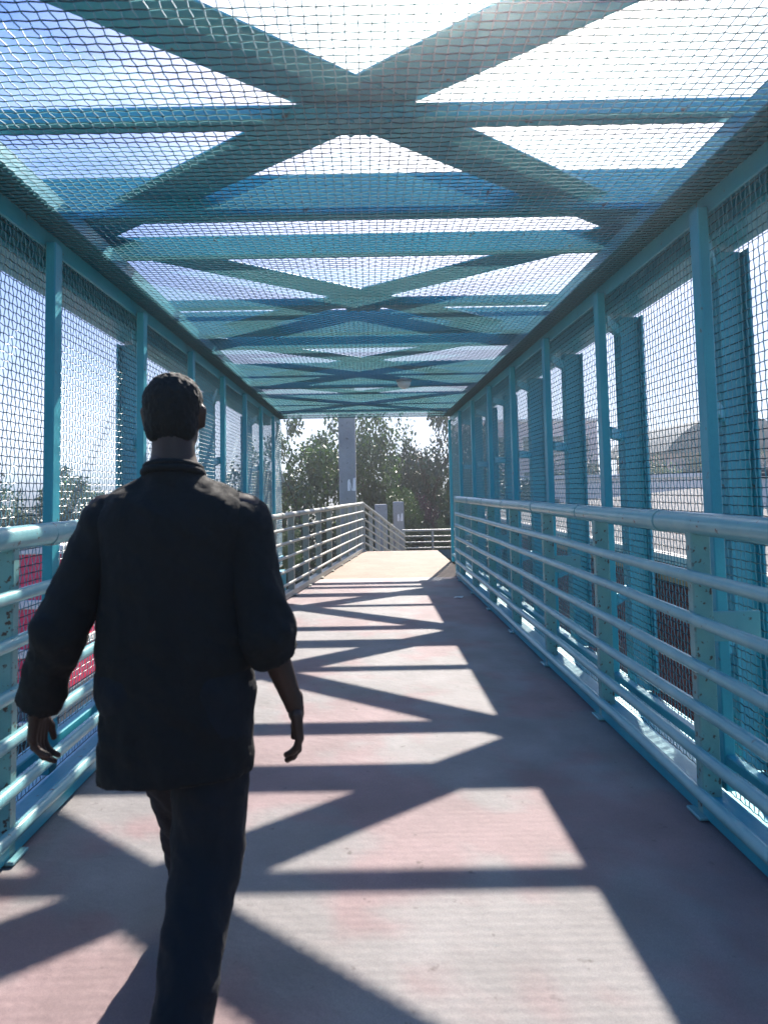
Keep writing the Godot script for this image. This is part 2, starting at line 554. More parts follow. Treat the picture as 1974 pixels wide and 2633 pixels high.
	for a in [[sl, el, wl, -1.0, 0.95], [sr, er, wr, 1.0, 0.30]]:
		var s0: Vector3 = a[0]
		var s1: Vector3 = a[1]
		var s2: Vector3 = a[2]
		var cuff := s1.lerp(s2, a[4])
		flesh(s, [
			[Vector3(a[3] * 0.07, 1.315, 0), s0 + Vector3(-a[3] * 0.012, -0.035, 0), 0.096, 0.080],
			[s0 + Vector3(-a[3] * 0.012, -0.035, 0), s1, 0.080, 0.070],
			[s1, cuff + (s2 - s1).normalized() * 0.06, 0.070, 0.058],
		], 0.011, 0.03, [[cuff, (s2 - s1).normalized(), 0.2]], 0.012)
	put("shirt", s.done(), M.shirt, p)
	var co := Mb.new()
	for ring in [[0.0, 0.079, 0.011], [0.014, 0.074, 0.010]]:
		var loop := []
		for i in 25:
			var an := TAU * i / 24.0 - PI * 0.5
			loop.append(Vector3(-0.012 + cos(an) * ring[1], 1.474 + ring[0] + sin(an) * 0.016, 0.004 + sin(an) * ring[1] * 0.98))
		co.tube(loop, [ring[2]], 8)
	put("collar", co.done(), M.shirt, p)
	var t := Mb.new()
	flesh(t, [
		[Vector3(-0.09, 0.95, 0), Vector3(0.08, 0.95, 0), 0.115, 0.115],
		[hl + Vector3(0, 0.03, 0), kl, 0.118, 0.088], [hr + Vector3(0, 0.03, 0), kr, 0.118, 0.090],
		[kl, al + Vector3(0, 0.02, 0), 0.088, 0.066], [kr, ar + Vector3(0, 0.02, 0), 0.090, 0.068],
	], 0.012, 0.035, [], 0.010)
	put("trousers", t.done(), M.trousers, p)
	for q in [[al, Vector3(-0.10, 0.035, -0.70), 0.0], [ar, Vector3(0.065, 0.035, 0.11), 0.0]]:
		var sh := Mb.new()
		var heel: Vector3 = q[0] + Vector3(0, -0.055 if q[0] == al else -0.03, 0.03)
		flesh(sh, [
			[q[0], heel, 0.046, 0.042],
			[heel, q[1] + Vector3(-0.012, 0.004, 0.06), 0.042, 0.036],
			[heel, q[1] + Vector3(0.014, 0.004, 0.06), 0.040, 0.036],
			[q[1] + Vector3(0, 0.004, 0.06), q[1], 0.040, 0.034],
		], 0.008, 0.02)
		put("shoe", sh.done(), M.shoe, p)

# ------------------------------------------------------------------ plants
# crown made of leaf clumps: each leaf a folded pair of faces
func crown_mesh(seed_: int, rx: float, ry: float, clumps: int, leaves: int, leaf: float, tone: Array) -> ArrayMesh:
	var rng := RandomNumberGenerator.new()
	rng.seed = seed_
	var b := Mb.new()
	for ci in clumps:
		var dv := Vector3(rng.randfn(), rng.randfn(), rng.randfn()).normalized()
		var rr := pow(rng.randf(), 0.45)
		var ctr := Vector3(dv.x * rx, dv.y * ry, dv.z * rx) * rr
		var cr := rng.randf_range(0.14, 0.30) * rx
		var tn := rng.randf_range(0.75, 1.25)
		for li in leaves:
			var d := Vector3(rng.randfn(), rng.randfn() * 0.75, rng.randfn())
			d = d.normalized() * pow(rng.randf(), 0.4) * cr
			var at := ctr + d
			var ax := Vector3(rng.randfn(), rng.randfn() - 0.3, rng.randfn()).normalized()
			var sd := ax.cross(Vector3(rng.randfn(), rng.randfn() + 0.6, rng.randfn()).normalized()).normalized()
			var nn := ax.cross(sd)
			var sz := leaf * rng.randf_range(0.6, 1.3)
			var col: Color = tone[rng.randi() % tone.size()] * (tn * rng.randf_range(0.75, 1.25))
			col.a = 1.0
			var i := b.v.size()
			b.v.append_array([at, at + ax * sz * 0.5 + sd * sz * 0.32 + nn * sz * 0.1, at + ax * sz, at + ax * sz * 0.5 - sd * sz * 0.32 + nn * sz * 0.1])
			b.n.append_array([nn, (nn - sd * 0.3).normalized(), nn, (nn + sd * 0.3).normalized()])
			b.c.append_array([col, col, col, col])
			b.ix.append_array([i, i + 1, i + 2, i, i + 2, i + 3])
	return b.done()

func trunk_mesh(seed_: int, h: float, rx: float, r0: float) -> ArrayMesh:
	var rng := RandomNumberGenerator.new()
	rng.seed = seed_
	var b := Mb.new()
	var pts := []
	for i in 7:
		pts.append(Vector3(sin(i * 0.9 + seed_) * 0.09 * i / 2.0, h * i / 6.0, cos(i * 1.1 + seed_) * 0.08 * i / 2.0))
	b.tube(pts, [r0 * 1.35, r0, r0 * 0.85, r0 * 0.72, r0 * 0.58, r0 * 0.42, r0 * 0.2], 9)
	for i in 9:
		var f := rng.randf_range(0.42, 0.9)
		var st: Vector3 = pts[int(f * 6)]
		var an := rng.randf() * TAU
		var out := Vector3(cos(an), rng.randf_range(0.4, 0.9), sin(an)) * rx * rng.randf_range(0.5, 0.85)
		b.tube([st, st + out * 0.4 + Vector3(0, 0.15, 0), st + out * 0.75, st + out], [r0 * 0.4, r0 * 0.27, r0 * 0.16, r0 * 0.06], 6)
	return b.done()

var crown_src := {}
var trunk_src := {}

func plant(called: String, label: String, category: String, at: Vector3, kind: int, variant: int, h: float, rx: float, ry: float, turn: float, group: String) -> void:
	var t := thing(called, label, category, at, group)
	t.rotation.y = turn
	if not trunk_src.has(variant):
		trunk_src[variant] = trunk_mesh(variant + 3, 1.0, 0.32, 0.030)
	put("trunk", trunk_src[variant], M.bark, t, Transform3D(Basis.from_scale(Vector3(rx * 1.6, h * 0.86, rx * 1.6)), Vector3.ZERO))
	var key := kind * 10 + variant
	if not crown_src.has(key):
		var tone: Array = [
			[Color(0.065, 0.115, 0.03), Color(0.10, 0.15, 0.04), Color(0.05, 0.09, 0.035)],
			[Color(0.03, 0.06, 0.028), Color(0.045, 0.08, 0.035), Color(0.025, 0.05, 0.03)],
			[Color(0.075, 0.125, 0.03), Color(0.065, 0.11, 0.03), Color(0.09, 0.13, 0.035)],  # yellow-green puts some of the sunlit look into the leaf colour
			[Color(0.08, 0.022, 0.035), Color(0.11, 0.03, 0.05), Color(0.05, 0.03, 0.03)]][kind]
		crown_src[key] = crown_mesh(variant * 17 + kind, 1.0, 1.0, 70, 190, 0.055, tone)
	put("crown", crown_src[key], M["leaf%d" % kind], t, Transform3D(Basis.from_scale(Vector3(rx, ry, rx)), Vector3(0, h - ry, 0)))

# ------------------------------------------------------------------ railing: fat top pipe, lower pipes, flat posts
func railing(t: Node3D, path: Array, heights: Array, post_at: Array, inner: Vector3, top_r: float, low_r: float, mat: Material, turned_end: bool) -> void:
	# path: two points on the deck line; heights above it
	var a: Vector3 = path[0]
	var b: Vector3 = path[1]
	var dirn := (b - a).normalized()
	var flat := Vector3(dirn.x, 0, dirn.z).normalized()
	for i in heights.size():
		var h: float = heights[i]
		var r := top_r if i == 0 else low_r
		var p: Vector3 = a + Vector3(0, h, 0) + inner * (0.0 if i == 0 else 0.035)
		var q: Vector3 = b + Vector3(0, h, 0) + inner * (0.0 if i == 0 else 0.035)
		var pts := [p]
		var cuts := maxi(2, int((q - p).length() / 1.2))
		for k in range(1, cuts):
			var w := sin(k * 2.3 + i * 1.7) * 0.003
			pts.append(p.lerp(q, float(k) / cuts) + Vector3(w, w, 0))
		pts.append(q)
		if turned_end and i == 0:
			for k in range(1, 7):
				var an := PI * 0.5 * k / 6.0
				pts.append(q + flat * sin(an) * 0.09 - Vector3(0, (1.0 - cos(an)) * 0.09, 0))
			pts.append(q + flat * 0.09 - Vector3(0, h - 0.06, 0))
		pipe("top_rail" if i == 0 else "lower_rail", pts, r, mat, t)
	for s in post_at:
		var at: Vector3 = a + dirn * s
		var post := bar("post", at + Vector3(0, -0.03, 0) - inner * 0.012, at + Vector3(0, heights[0] - top_r * 0.6, 0) - inner * 0.012, 0.058, 0.085, M.post if mat == M.rail else mat, t, inner)
		pipe("coupling", [at + Vector3(0, heights[0], 0) + dirn * 0.35, at + Vector3(0, heights[0], 0) + dirn * 0.43], top_r + 0.004, mat, t)
		for y in [0.05]:
			put("foot_plate", cbox(Vector3(0.13, 0.014, 0.13), 0.003), mat, t, Transform3D(Basis.IDENTITY, at + Vector3(0, 0.012, 0)))

# ------------------------------------------------------------------ building pieces
func window(parent: Node3D, at: Vector3, w: float, h: float, facing: Vector3) -> void:
	var side := Vector3.UP.cross(facing).normalized()
	var bs := Basis(side, Vector3.UP, facing)
	var o := put("window", cbox(Vector3(w, h, 0.06), 0.004), M.glass, parent, Transform3D(bs, at))
	for k in [[0, h * 0.5 + 0.03, w + 0.14, 0.07], [0, -h * 0.5 - 0.03, w + 0.2, 0.08], [-w * 0.5 - 0.03, 0, 0.07, h - 0.02], [w * 0.5 + 0.03, 0, 0.07, h - 0.02], [0, 0, 0.05, h - 0.02]]:
		put("frame", cbox(Vector3(k[2], k[3], 0.10), 0.004), M.white, o, Transform3D(Basis.IDENTITY, Vector3(k[0], k[1], 0.02)))

func _ready() -> void:
	# ---------------- camera
	var cam := Camera3D.new()
	cam.name = "camera"
	add_child(cam)
	cam.position = Vector3(0, 1.42, 0)
	cam.rotation_order = EULER_ORDER_YXZ
	cam.rotation_degrees = Vector3(4.0, 0.0, -1.0)
	cam.projection = Camera3D.PROJECTION_FRUSTUM
	cam.near = 0.05
	cam.far = 900.0
	cam.size = 0.05 * 2212.0 / 1597.0
	cam.frustum_offset = Vector2(0.0250, -0.1000) * 0.05
	# real depth of field: focused on the far half of the bridge, the walker near the lens goes soft
	var ph := CameraAttributesPhysical.new()
	ph.frustum_focal_length = 26.0
	ph.frustum_focus_distance = 8.0
	ph.frustum_near = 0.05
	ph.frustum_far = 900.0
	ph.exposure_aperture = 4.5
	cam.attributes = ph
	cam.projection = Camera3D.PROJECTION_FRUSTUM
	cam.size = 0.05 * 2212.0 / 1597.0
	cam.frustum_offset = Vector2(0.0250, -0.1000) * 0.05
	cam.current = true
	# ---------------- sky, exposure
	var we := WorldEnvironment.new()
	we.name = "environment"
	var env := Environment.new()
	env.background_mode = Environment.BG_SKY
	var sky := Sky.new()
	var sm := ProceduralSkyMaterial.new()
	sm.sky_top_color = Color(0.13, 0.42, 0.78)
	sm.sky_horizon_color = Color(0.92, 0.96, 1.0)
	sm.sky_curve = 0.15
	sm.sky_energy_multiplier = 0.80
	sm.sun_angle_max = 50.0
	sm.sun_curve = 0.38
	sm.sky_cover = cloud_cover()
	sm.sky_cover_modulate = Color(1, 1, 1, 0.14)
	sm.ground_horizon_color = Color(0.42, 0.46, 0.52)
	sm.ground_bottom_color = Color(0.30, 0.30, 0.28)
	sky.sky_material = sm
	env.sky = sky
	env.tonemap_mode = Environment.TONE_MAPPER_LINEAR
	env.tonemap_exposure = 3.2
	# sunlit haze: strongest looking up towards the sun
	env.volumetric_fog_enabled = true
	env.volumetric_fog_density = 0.0042
	env.volumetric_fog_anisotropy = 0.9
	env.volumetric_fog_albedo = Color(0.95, 0.98, 1.0)
	env.sdfgi_enabled = true
	env.ssao_enabled = true
	env.ssil_enabled = true
	we.environment = env
	add_child(we)
	# ---------------- sun: ahead, to the right, about 40 degrees up
	var sun := DirectionalLight3D.new()
	sun.name = "sun"
	add_child(sun)
	sun.light_energy = 1.6
	sun.light_color = Color(1.0, 0.965, 0.925)
	sun.light_angular_distance = 0.6
	sun.shadow_enabled = true
	sun.look_at_from_position(Vector3.ZERO, -Vector3(0.23, 0.866, -1.0), Vector3.UP)

	make_materials()
	build_ground()
	build_walkway()
	build_cage()
	build_railings()
	build_end()
	build_outside()
	make_person()

func sheet(called: String, poly: Array, y: float, mat: Material) -> MeshInstance3D:
	var b := Mb.new()
	for i in range(1, poly.size() - 1):
		b.tri(Vector3(poly[0].x, y, -poly[0].y), Vector3(poly[i].x, y, -poly[i].y), Vector3(poly[i + 1].x, y, -poly[i + 1].y), Vector3.UP)
	var o := put(called, b.done(), mat, self)
	o.set_meta("kind", "structure")
	return o

func build_ground() -> void:
	sheet("ground", [Vector2(-400, -300), Vector2(400, -300), Vector2(400, 500), Vector2(-400, 500)], GROUND_Y, M.ground)
	sheet("road", [Vector2(-300, 1.5), Vector2(300, 1.5), Vector2(300, 9.5), Vector2(-300, 9.5)], GROUND_Y + 0.006, M.road)

# left edge of the deck at distance d: straight, then bending inwards towards the landing
func left_edge(d: float) -> float:
	return -1.62 if d < 7.0 else lerpf(-1.62, -0.26, (d - 7.0) / 10.3)

func build_walkway() -> void:
	# deck surface: fine grid so that worn pink paint can lie on it as colour
	var b := Mb.new()
	var pn := noise(41, 0.55, 4)
	var pn2 := noise(42, 4.0, 3)
	var nd := 380
	var nw := 60
	for j in nd + 1:
		var d := -5.0 + 17.0 * j / nd
		var l := left_edge(d)
		for i in nw + 1:
			var x := lerpf(l, 1.62, float(i) / nw)
			b.v.append(V(x, 0, d))
			b.n.append(Vector3.UP)
			var pk := smoothstep(0.0, 0.34, pn.get_noise_2d(x * 1.3, d * 0.9) + pn2.get_noise_2d(x, d) * 0.22 + 0.10)
			var c := Color(0.92, 0.92, 0.92).lerp(Color(1.0, 0.70, 0.725), pk * 0.9)
			b.c.append(c)
	for j in nd:
		for i in nw:
			var q := j * (nw + 1) + i
			b.ix.append_array([q, q + nw + 1, q + 1, q + 1, q + nw + 1, q + nw + 2])
	var deck := put("walkway", b.done(), M.deck, self)
	deck.set_meta("kind", "structure")
	# tan screed of the landing beyond the covered part
	var lm := Mb.new()
	lm.quad(V(left_edge(12.0), -0.006, 12.0), V(1.62, -0.006, 12.0), V(1.62, -0.006, 17.3), V(left_edge(17.3), -0.006, 17.3), Vector3.UP)
	var land := put("landing", lm.done(), M.landing, self)
	land.set_meta("kind", "structure")
	# slab under the surface
	var s := Mb.new()
	var ring := [Vector2(-1.62, -5), Vector2(-1.62, 7), Vector2(-0.26, 17.3), Vector2(1.62, 17.3), Vector2(1.62, -5)]
	for i in ring.size():
		var p: Vector2 = ring[i]
		var q: Vector2 = ring[(i + 1) % ring.size()]
		var e := q - p
		s.quad(V(p.x, -0.010, p.y), V(q.x, -0.010, q.y), V(q.x, -0.28, q.y), V(p.x, -0.28, p.y), Vector3(-e.y, 0, -e.x))
	for i in range(1, 4):
		s.tri(V(ring[0].x, -0.28, ring[0].y), V(ring[i].x, -0.28, ring[i].y), V(ring[i + 1].x, -0.28, ring[i + 1].y), Vector3.DOWN)
	put("slab", s.done(), M.slab, deck)
	# steel kerb channel along each side of the deck, an upright plate with a flat top
	for sx in [-1.0, 1.0]:
		var e0 := -5.0
		var e1 := 7.0 if sx < 0 else 11.9
		bar("kerb", V(sx * 1.475, 0.045, e0), V(sx * 1.475, 0.045, e1), 0.13, 0.086, M.teal, deck, Vector3.UP, 0.01)
	bar("kerb", V(-1.47, 0.045, 7.03), V(-0.13, 0.045, 17.2), 0.10, 0.086, M.greyrail, deck, Vector3.UP, 0.01)
	# edge girders carrying the cage
	for sx in [-1.0, 1.0]:
		bar("girder", V(sx * 1.90, -0.36, -5.0), V(sx * 1.90, -0.36, 15.0), 0.52, 0.42, M.teal, deck, Vector3.UP, 0.02)
	for pq in [[-4.0, "concrete pier under the deck behind the walking person"], [6.5, "concrete pier under the deck where the railing starts to slant"], [14.0, "concrete pier under the landing end of the mesh cage"]]:
		var pier := thing("bridge_pier", pq[1], "pier", V(0, GROUND_Y, pq[0]), "piers under the footbridge")
		block("shaft", Vector3(0, 2.35, 0), Vector3(0.9, 4.7, 0.9), M.concrete, pier, 0.03)
		block("cap", Vector3(0, 4.815, 0), Vector3(4.3, 0.22, 1.0), M.concrete, pier, 0.03)

func build_cage() -> void:
	var g := thing("steel_cage", "turquoise steel cage of posts, roof braces and wire mesh enclosing the walkway", "bridge cage", V(0, 0, 0))
	var top := Transform3D()
	# ceiling: wire mesh bays below the steel, then cross beams, purlins and flat diagonal braces above
	var s := 1.6 / 38.0
	var ceil_sheet := wire_sheet(82, 38, s, 0.0028, 0.0028)
	var side_sheet := wire_sheet(38, 69, s, 0.0028, 0.0028)
	var d0 := -4.36
	for k in 12:
		var dc := d0 + 1.6 * k + 0.8
		var cm := put("ceiling_mesh", ceil_sheet, M.wire, g, Transform3D(Basis(Vector3.RIGHT, Vector3(0, 0, -1), Vector3.UP), V(0, CEIL_Y, dc)))
		cm.set_meta("kind", "stuff")
		for sx in [-1.0, 1.0]:
			var sd: float = dc + (0.35 if sx < 0 else 0.0)
			var m2 := put("side_mesh", side_sheet, M.wire, g, Transform3D(Basis(Vector3(0, 0, -1), Vector3.UP, Vector3(1, 0, 0)), V(sx * (CAGE_W + 0.015), CEIL_Y - 1.49, sd)))
			m2.set_meta("kind", "stuff")
	for sx in [-1.0, 1.0]:
		var sh := 0.35 if sx < 0 else 0.0
		# edge angle where wall and ceiling mesh meet, and the eave beam outside it
		bar("edge_angle", V(sx * 1.66, CEIL_Y + 0.06, -4.6), V(sx * 1.66, CEIL_Y + 0.06, 15.0), 0.17, 0.10, M.teal, g)
		bar("edge_flange", V(sx * 1.735, CEIL_Y - 0.045, -4.6), V(sx * 1.735, CEIL_Y - 0.045, 15.0), 0.016, 0.105, M.teal, g)
		bar("eave_beam", V(sx * 2.035, CEIL_Y + 0.02, -4.6), V(sx * 2.035, CEIL_Y + 0.02, 15.0), 0.25, 0.26, M.teal, g, Vector3.UP, 0.012)
		bar("added_sun_gap_strip", V(sx * 1.828, CEIL_Y + 0.07, -4.6), V(sx * 1.828, CEIL_Y + 0.07, 15.0), 0.160, 0.010, M.teal, g, Vector3.UP, 0.002)  # added strip that keeps sun slivers off the deck beside the eave
		bar("sill_angle", V(sx * 1.70, 0.115, -4.6), V(sx * 1.70, 0.115, 14.9), 0.05, 0.05, M.teal, g)
		for k in 13:
			# slender post holding the mesh
			var pd: float = d0 + 1.6 * k + sh
			var cd: float = -4.36 + 0.51 + 1.6 * k if sx > 0 else -3.1 + 3.2 * k
			if pd < 15.0:
				block("mesh_post", V(sx * 1.695, 1.385, pd), Vector3(0.055, 2.83, 0.095), M.teal, g)
			# outer column with flanges
			if cd < 15.0:
				var col := block("column", V(sx * 2.08, 1.30, cd), Vector3(0.15, 2.88, 0.016), M.teal, g, 0.002)
				for fs in [-1.0, 1.0]:
					block("flange", Vector3(fs * 0.083, 0, 0), Vector3(0.015, 2.88, 0.16), M.teal, col, 0.003)
				# horizontal arms from the mesh to the column
				for y in [0.62, 1.80, 2.62]:
					bar("arm", V(sx * 1.735, y, pd + 0.03 if sx > 0 else cd - 0.95), V(sx * 1.985, y, cd - 0.03), 0.05, 0.08, M.teal, g)
	var y0 := CEIL_Y + 0.115
	for k in range(-2, 4):
		var xd := 3.1 + 3.2 * k          # centre of a brace cross
		# main cross beams carried by the edge angles
		for bd in [[xd + 1.06, 0.10, 0.24], [xd + 1.76, 0.09, 0.14]]:
			if bd[0] < 15.0 and bd[0] > -4.6:
				var cb := bar("cross_beam", V(-2.0, y0 + bd[2] * 0.5 + 0.002, bd[0]), V(2.0, y0 + bd[2] * 0.5 + 0.002, bd[0]), bd[1], bd[2], M.teal, g, Vector3.UP, 0.008)
		if xd < 14.0 and xd > -4.6:
			bar("purlin", V(-1.98, y0 + 0.05, xd), V(1.98, y0 + 0.05, xd), 0.10, 0.07, M.teal, g)
			for sx in [-1.0, 1.0]:
				# flat diagonal braces: two arms crossing over the purlin
				var oy: float = y0 + 0.096 + (0.008 if sx > 0 else 0.022)
				bar("diagonal_brace", V(-1.9 * sx, oy, xd - 1.66), V(1.9 * sx, oy, xd + 1.66), 0.33, 0.012, M.teal, g, Vector3.UP, 0.002)
			# gusset plate bolted under the crossing
			var gp := block("gusset", V(0, y0 + 0.008, xd), Vector3(0.30, 0.010, 0.16), M.teal, g, 0.003)
			for bx in [-0.12, -0.04, 0.04, 0.12]:
				for bz in [-0.055, 0.055]:
					put("bolt", cbox(Vector3(0.026, 0.018, 0.026), 0.006), M.teal, gp, Transform3D(Basis(Vector3.UP, 0.6), Vector3(bx, -0.012, bz)))
	bar("cross_beam", V(-2.0, y0 + 0.08, 14.92), V(2.0, y0 + 0.08, 14.92), 0.12, 0.16, M.teal, g)
	# lamp under the ceiling
	var l := thing("ceiling_lamp", "small round white lamp fixed under the mesh ceiling", "lamp", V(0.52, CEIL_Y - 0.004, 9.7))
	var base := CylinderMesh.new()
	base.top_radius = 0.10
	base.bottom_radius = 0.10
	base.height = 0.03
	put("base", base, M.lamp_base, l, Transform3D(Basis.IDENTITY, Vector3(0, -0.018, 0)))
	var cover := SphereMesh.new()
	cover.radius = 0.088
	cover.height = 0.15
	put("cover", cover, M.lamp, l, Transform3D(Basis.IDENTITY, Vector3(0, -0.05, 0)))

func build_railings() -> void:
	var hs := [1.245, 1.02, 0.84, 0.64, 0.46, 0.27, 0.10]
	var r := thing("bridge_railing", "turquoise pipe railing under the domed hall and gravel roof side, with a turned-down end", "railing", V(RAIL_X, 0, 0), "pipe railings along the footbridge")
	var posts := []
	var d := 3.28 - 1.36 * 5
	while d < 11.9:
		posts.append(d + 4.4)
		d += 1.36
	railing(r, [Vector3(0, 0, 4.4), Vector3(0, 0, -11.75)], hs, posts, Vector3(-1, 0, 0), 0.050, 0.027, M.rail, true)
	# bolted plates that tie railing posts to the mesh posts
	for pd in [3.32, 6.04, 8.76]:
		put("tie_plate", cbox(Vector3(0.26, 0.13, 0.012), 0.003), M.rail, r, Transform3D(Basis.IDENTITY, Vector3(0.135, 0.80, -pd + 0.045)))
	var l := thing("bridge_railing", "turquoise pipe railing beside the walking person, on the crimson building side", "railing", V(-RAIL_X, 0, 0), "pipe railings along the footbridge")
	posts = []
	d = 3.0 - 1.36 * 5
	while d < 6.9:
		posts.append(d + 4.4)
		d += 1.36
	railing(l, [Vector3(0, 0, 4.4), Vector3(0, 0, -6.95)], hs, posts, Vector3(1, 0, 0), 0.050, 0.027, M.rail, false)

func build_end() -> void:
	var hs := [1.10, 0.92, 0.74, 0.56, 0.38, 0.20]
	# railing that bends in towards the landing
	var a := V(-1.44, 0, 7.05)
	var b := V(-0.12, 0, 17.25)
	var l := thing("landing_railing", "pale grey pipe railing slanting in to the landing before the concrete pillar", "railing", a)
	var posts := []
	var s := 0.25
	while s < 10.2:
		posts.append(s)
		s += 0.98
	railing(l, [Vector3.ZERO, b - a], hs, posts, Vector3(0.99, 0, 0.128).normalized(), 0.036, 0.02, M.greyrail, false)
	# ramp going down from the landing
	var ra := Mb.new()
	var top := [V(-0.26, 0, 17.3), V(2.3, 0, 17.3), V(3.9, -1.0, 21.3), V(1.0, -1.0, 21.3)]
	ra.quad(top[0], top[1], top[2], top[3], Vector3.UP)
	ra.quad(top[0] + Vector3.DOWN * 0.2, top[1] + Vector3.DOWN * 0.2, top[2] + Vector3.DOWN * 0.2, top[3] + Vector3.DOWN * 0.2, Vector3.DOWN)
	for i in 4:
		var p: Vector3 = top[i]
		var q: Vector3 = top[(i + 1) % 4]
		ra.quad(p, q, q + Vector3.DOWN * 0.2, p + Vector3.DOWN * 0.2, (q - p).cross(Vector3.UP))
	var ramp := put("ramp", ra.done(), M.slab, self)
	ramp.set_meta("kind", "structure")
	var low := block("lower_landing", V(2.9, -1.1, 22.4), Vector3(4.6, 0.2, 2.1), M.slab, self, 0.02)
	low.set_meta("kind", "structure")
	var c := V(1.06, -1.0, 21.2)
	b = V(-0.10, 0, 17.35)
	var rr := thing("ramp_railing", "pale grey pipe railing sloping down beside the ramp", "railing", b)
	posts = []
	s = 0.06
	while s < 4.0:
		posts.append(s)
		s += 0.66
	railing(rr, [Vector3.ZERO, c - b], hs, posts, Vector3(0.95, 0, 0.28).normalized(), 0.036, 0.02, M.greyrail, false)
	var e := thing("end_railing", "grey pipe railing across the lower landing in front of the dark bushes", "railing", V(1.1, -1.0, 23.3))
	railing(e, [Vector3.ZERO, Vector3(3.9, 0, 0)], [1.12, 0.94, 0.76, 0.58, 0.4, 0.22], [0.05, 0.95, 1.9, 2.85, 3.8], Vector3(0, 0, 1), 0.034, 0.02, M.greyrail, false)
	# concrete pillars beyond the landing
	var p1 := thing("concrete_pillar", "tall square grey concrete pillar rising behind the landing railing", "pillar", V(-0.47, GROUND_Y, 18.9))
	block("shaft", Vector3(0, 4.9, 0), Vector3(0.43, 9.8, 0.43), M.concrete, p1, 0.025)
	var p2 := thing("concrete_pillar", "short concrete pillar with a plain top, next to the tall pillar behind the ramp railing", "pillar", V(0.44, GROUND_Y, 23.1))
	block("shaft", Vector3(0, 3.23, 0), Vector3(0.39, 6.46, 0.39), M.concrete, p2, 0.025)
	var p3 := thing("concrete_pillar", "short concrete pillar nearest the end railing, a torn white notice low on it", "pillar", V(1.02, GROUND_Y, 24.0))
	block("shaft", Vector3(0, 3.26, 0), Vector3(0.34, 6.52, 0.34), M.concrete, p3, 0.025)
	# torn white paper notices, cut into an N by the tear
	var nt := Mb.new()
	var z := 0.002
	for q in [[[0.0, 0.0], [0.30, 0.0], [0.30, 1.0], [0.10, 1.0], [0.0, 0.8]], [[0.24, 0.85], [0.48, 0.05], [0.60, 0.0], [0.36, 0.7]], [[0.62, 0.0], [1.0, 0.0], [1.0, 1.15], [0.72, 1.08]]]:
		for i in range(1, q.size() - 1):
			nt.tri(Vector3(q[0][0], q[0][1], z), Vector3(q[i][0], q[i][1], z), Vector3(q[i + 1][0], q[i + 1][1], z), Vector3.BACK)
			nt.tri(Vector3(q[0][0], q[0][1], 0), Vector3(q[i][0], q[i][1], 0), Vector3(q[i + 1][0], q[i + 1][1], 0), Vector3.FORWARD)
		for i in q.size():
			var u: Array = q[i]
			var w: Array = q[(i + 1) % q.size()]
			nt.quad(Vector3(u[0], u[1], 0), Vector3(w[0], w[1], 0), Vector3(w[0], w[1], z), Vector3(u[0], u[1], z), Vector3(w[1] - u[1], u[0] - w[0], 0))
	var nmesh := nt.done()
	for q in [["torn white paper notice shaped like an N on the tall concrete pillar", V(-0.47, 1.40, 18.68), 0.20, 0.29], ["torn white paper notice shaped like an N on the short pillar by the end railing", V(0.98, 0.40, 23.825), 0.17, 0.22]]:
		var o := put("paper_notice", nmesh, M.paper, self, Transform3D(Basis.from_scale(Vector3(q[2], q[3], 1.0)), q[1]))
		tag(o, q[0], "notice", "torn paper notices")
	# scrap of paper blown against the railing
	var sc := Mb.new()
	var rim := [Vector3(-0.06, 0.0, 0.01), Vector3(-0.015, 0.012, 0.035), Vector3(0.05, 0.004, 0.03), Vector3(0.075, 0.02, -0.01), Vector3(0.02, 0.006, -0.035), Vector3(-0.03, 0.014, -0.03)]
	for i in rim.size():
		sc.tri(Vector3(0, 0.018, 0), rim[i], rim[(i + 1) % rim.size()], Vector3.UP)
		sc.tri(Vector3(0, 0.016, 0), rim[i] - Vector3(0, 0.001, 0), rim[(i + 1) % rim.size()] - Vector3(0, 0.001, 0), Vector3.DOWN)
	var scrap := put("paper_scrap", sc.done(), M.paper, self, Transform3D(Basis.IDENTITY, V(1.16, 0.004, 9.7)))
	tag(scrap, "crumpled white paper scrap lying on the deck by the pipe railing", "scrap")
	# bent drain pipe at the end of the cage with a slack cable
	var dp := thing("drain_pipe", "thin pale drain pipe bending inwards at the end of the mesh cage", "pipe", V(-1.80, 0, 15.15))
	pipe("pipe", [Vector3(0, 3.0, 0), Vector3(0.0, 2.3, 0), Vector3(0.02, 1.95, 0), Vector3(0.06, 1.75, 0), Vector3(0.12, 1.60, 0)], 0.03, M.greyrail, dp, 10)
	pipe("clip", [Vector3(-0.045, 2.55, 0), Vector3(0.045, 2.55, 0)], 0.036, M.greyrail, dp, 10)
	var cb := thing("cable", "thin dark cable hanging from the bent drain pipe", "cable", V(-1.66, 1.62, 15.2))
	pipe("strand", [Vector3(0, 0, 0), Vector3(0.10, -0.22, -0.2), Vector3(0.22, -0.62, -0.35), Vector3(0.30, -1.1, -0.4), Vector3(0.30, -1.7, -0.4)], 0.008, M.cable, cb, 6)

func box_building(t: Node3D, w: float, h: float, dp: float, mat: Material) -> void:
	block("wall", Vector3(0, h * 0.5, 0), Vector3(w, h, dp), mat, t, 0.03)
	block("parapet", Vector3(0, h + 0.12, 0), Vector3(w + 0.24, 0.24, dp + 0.24), M.white, t, 0.03)

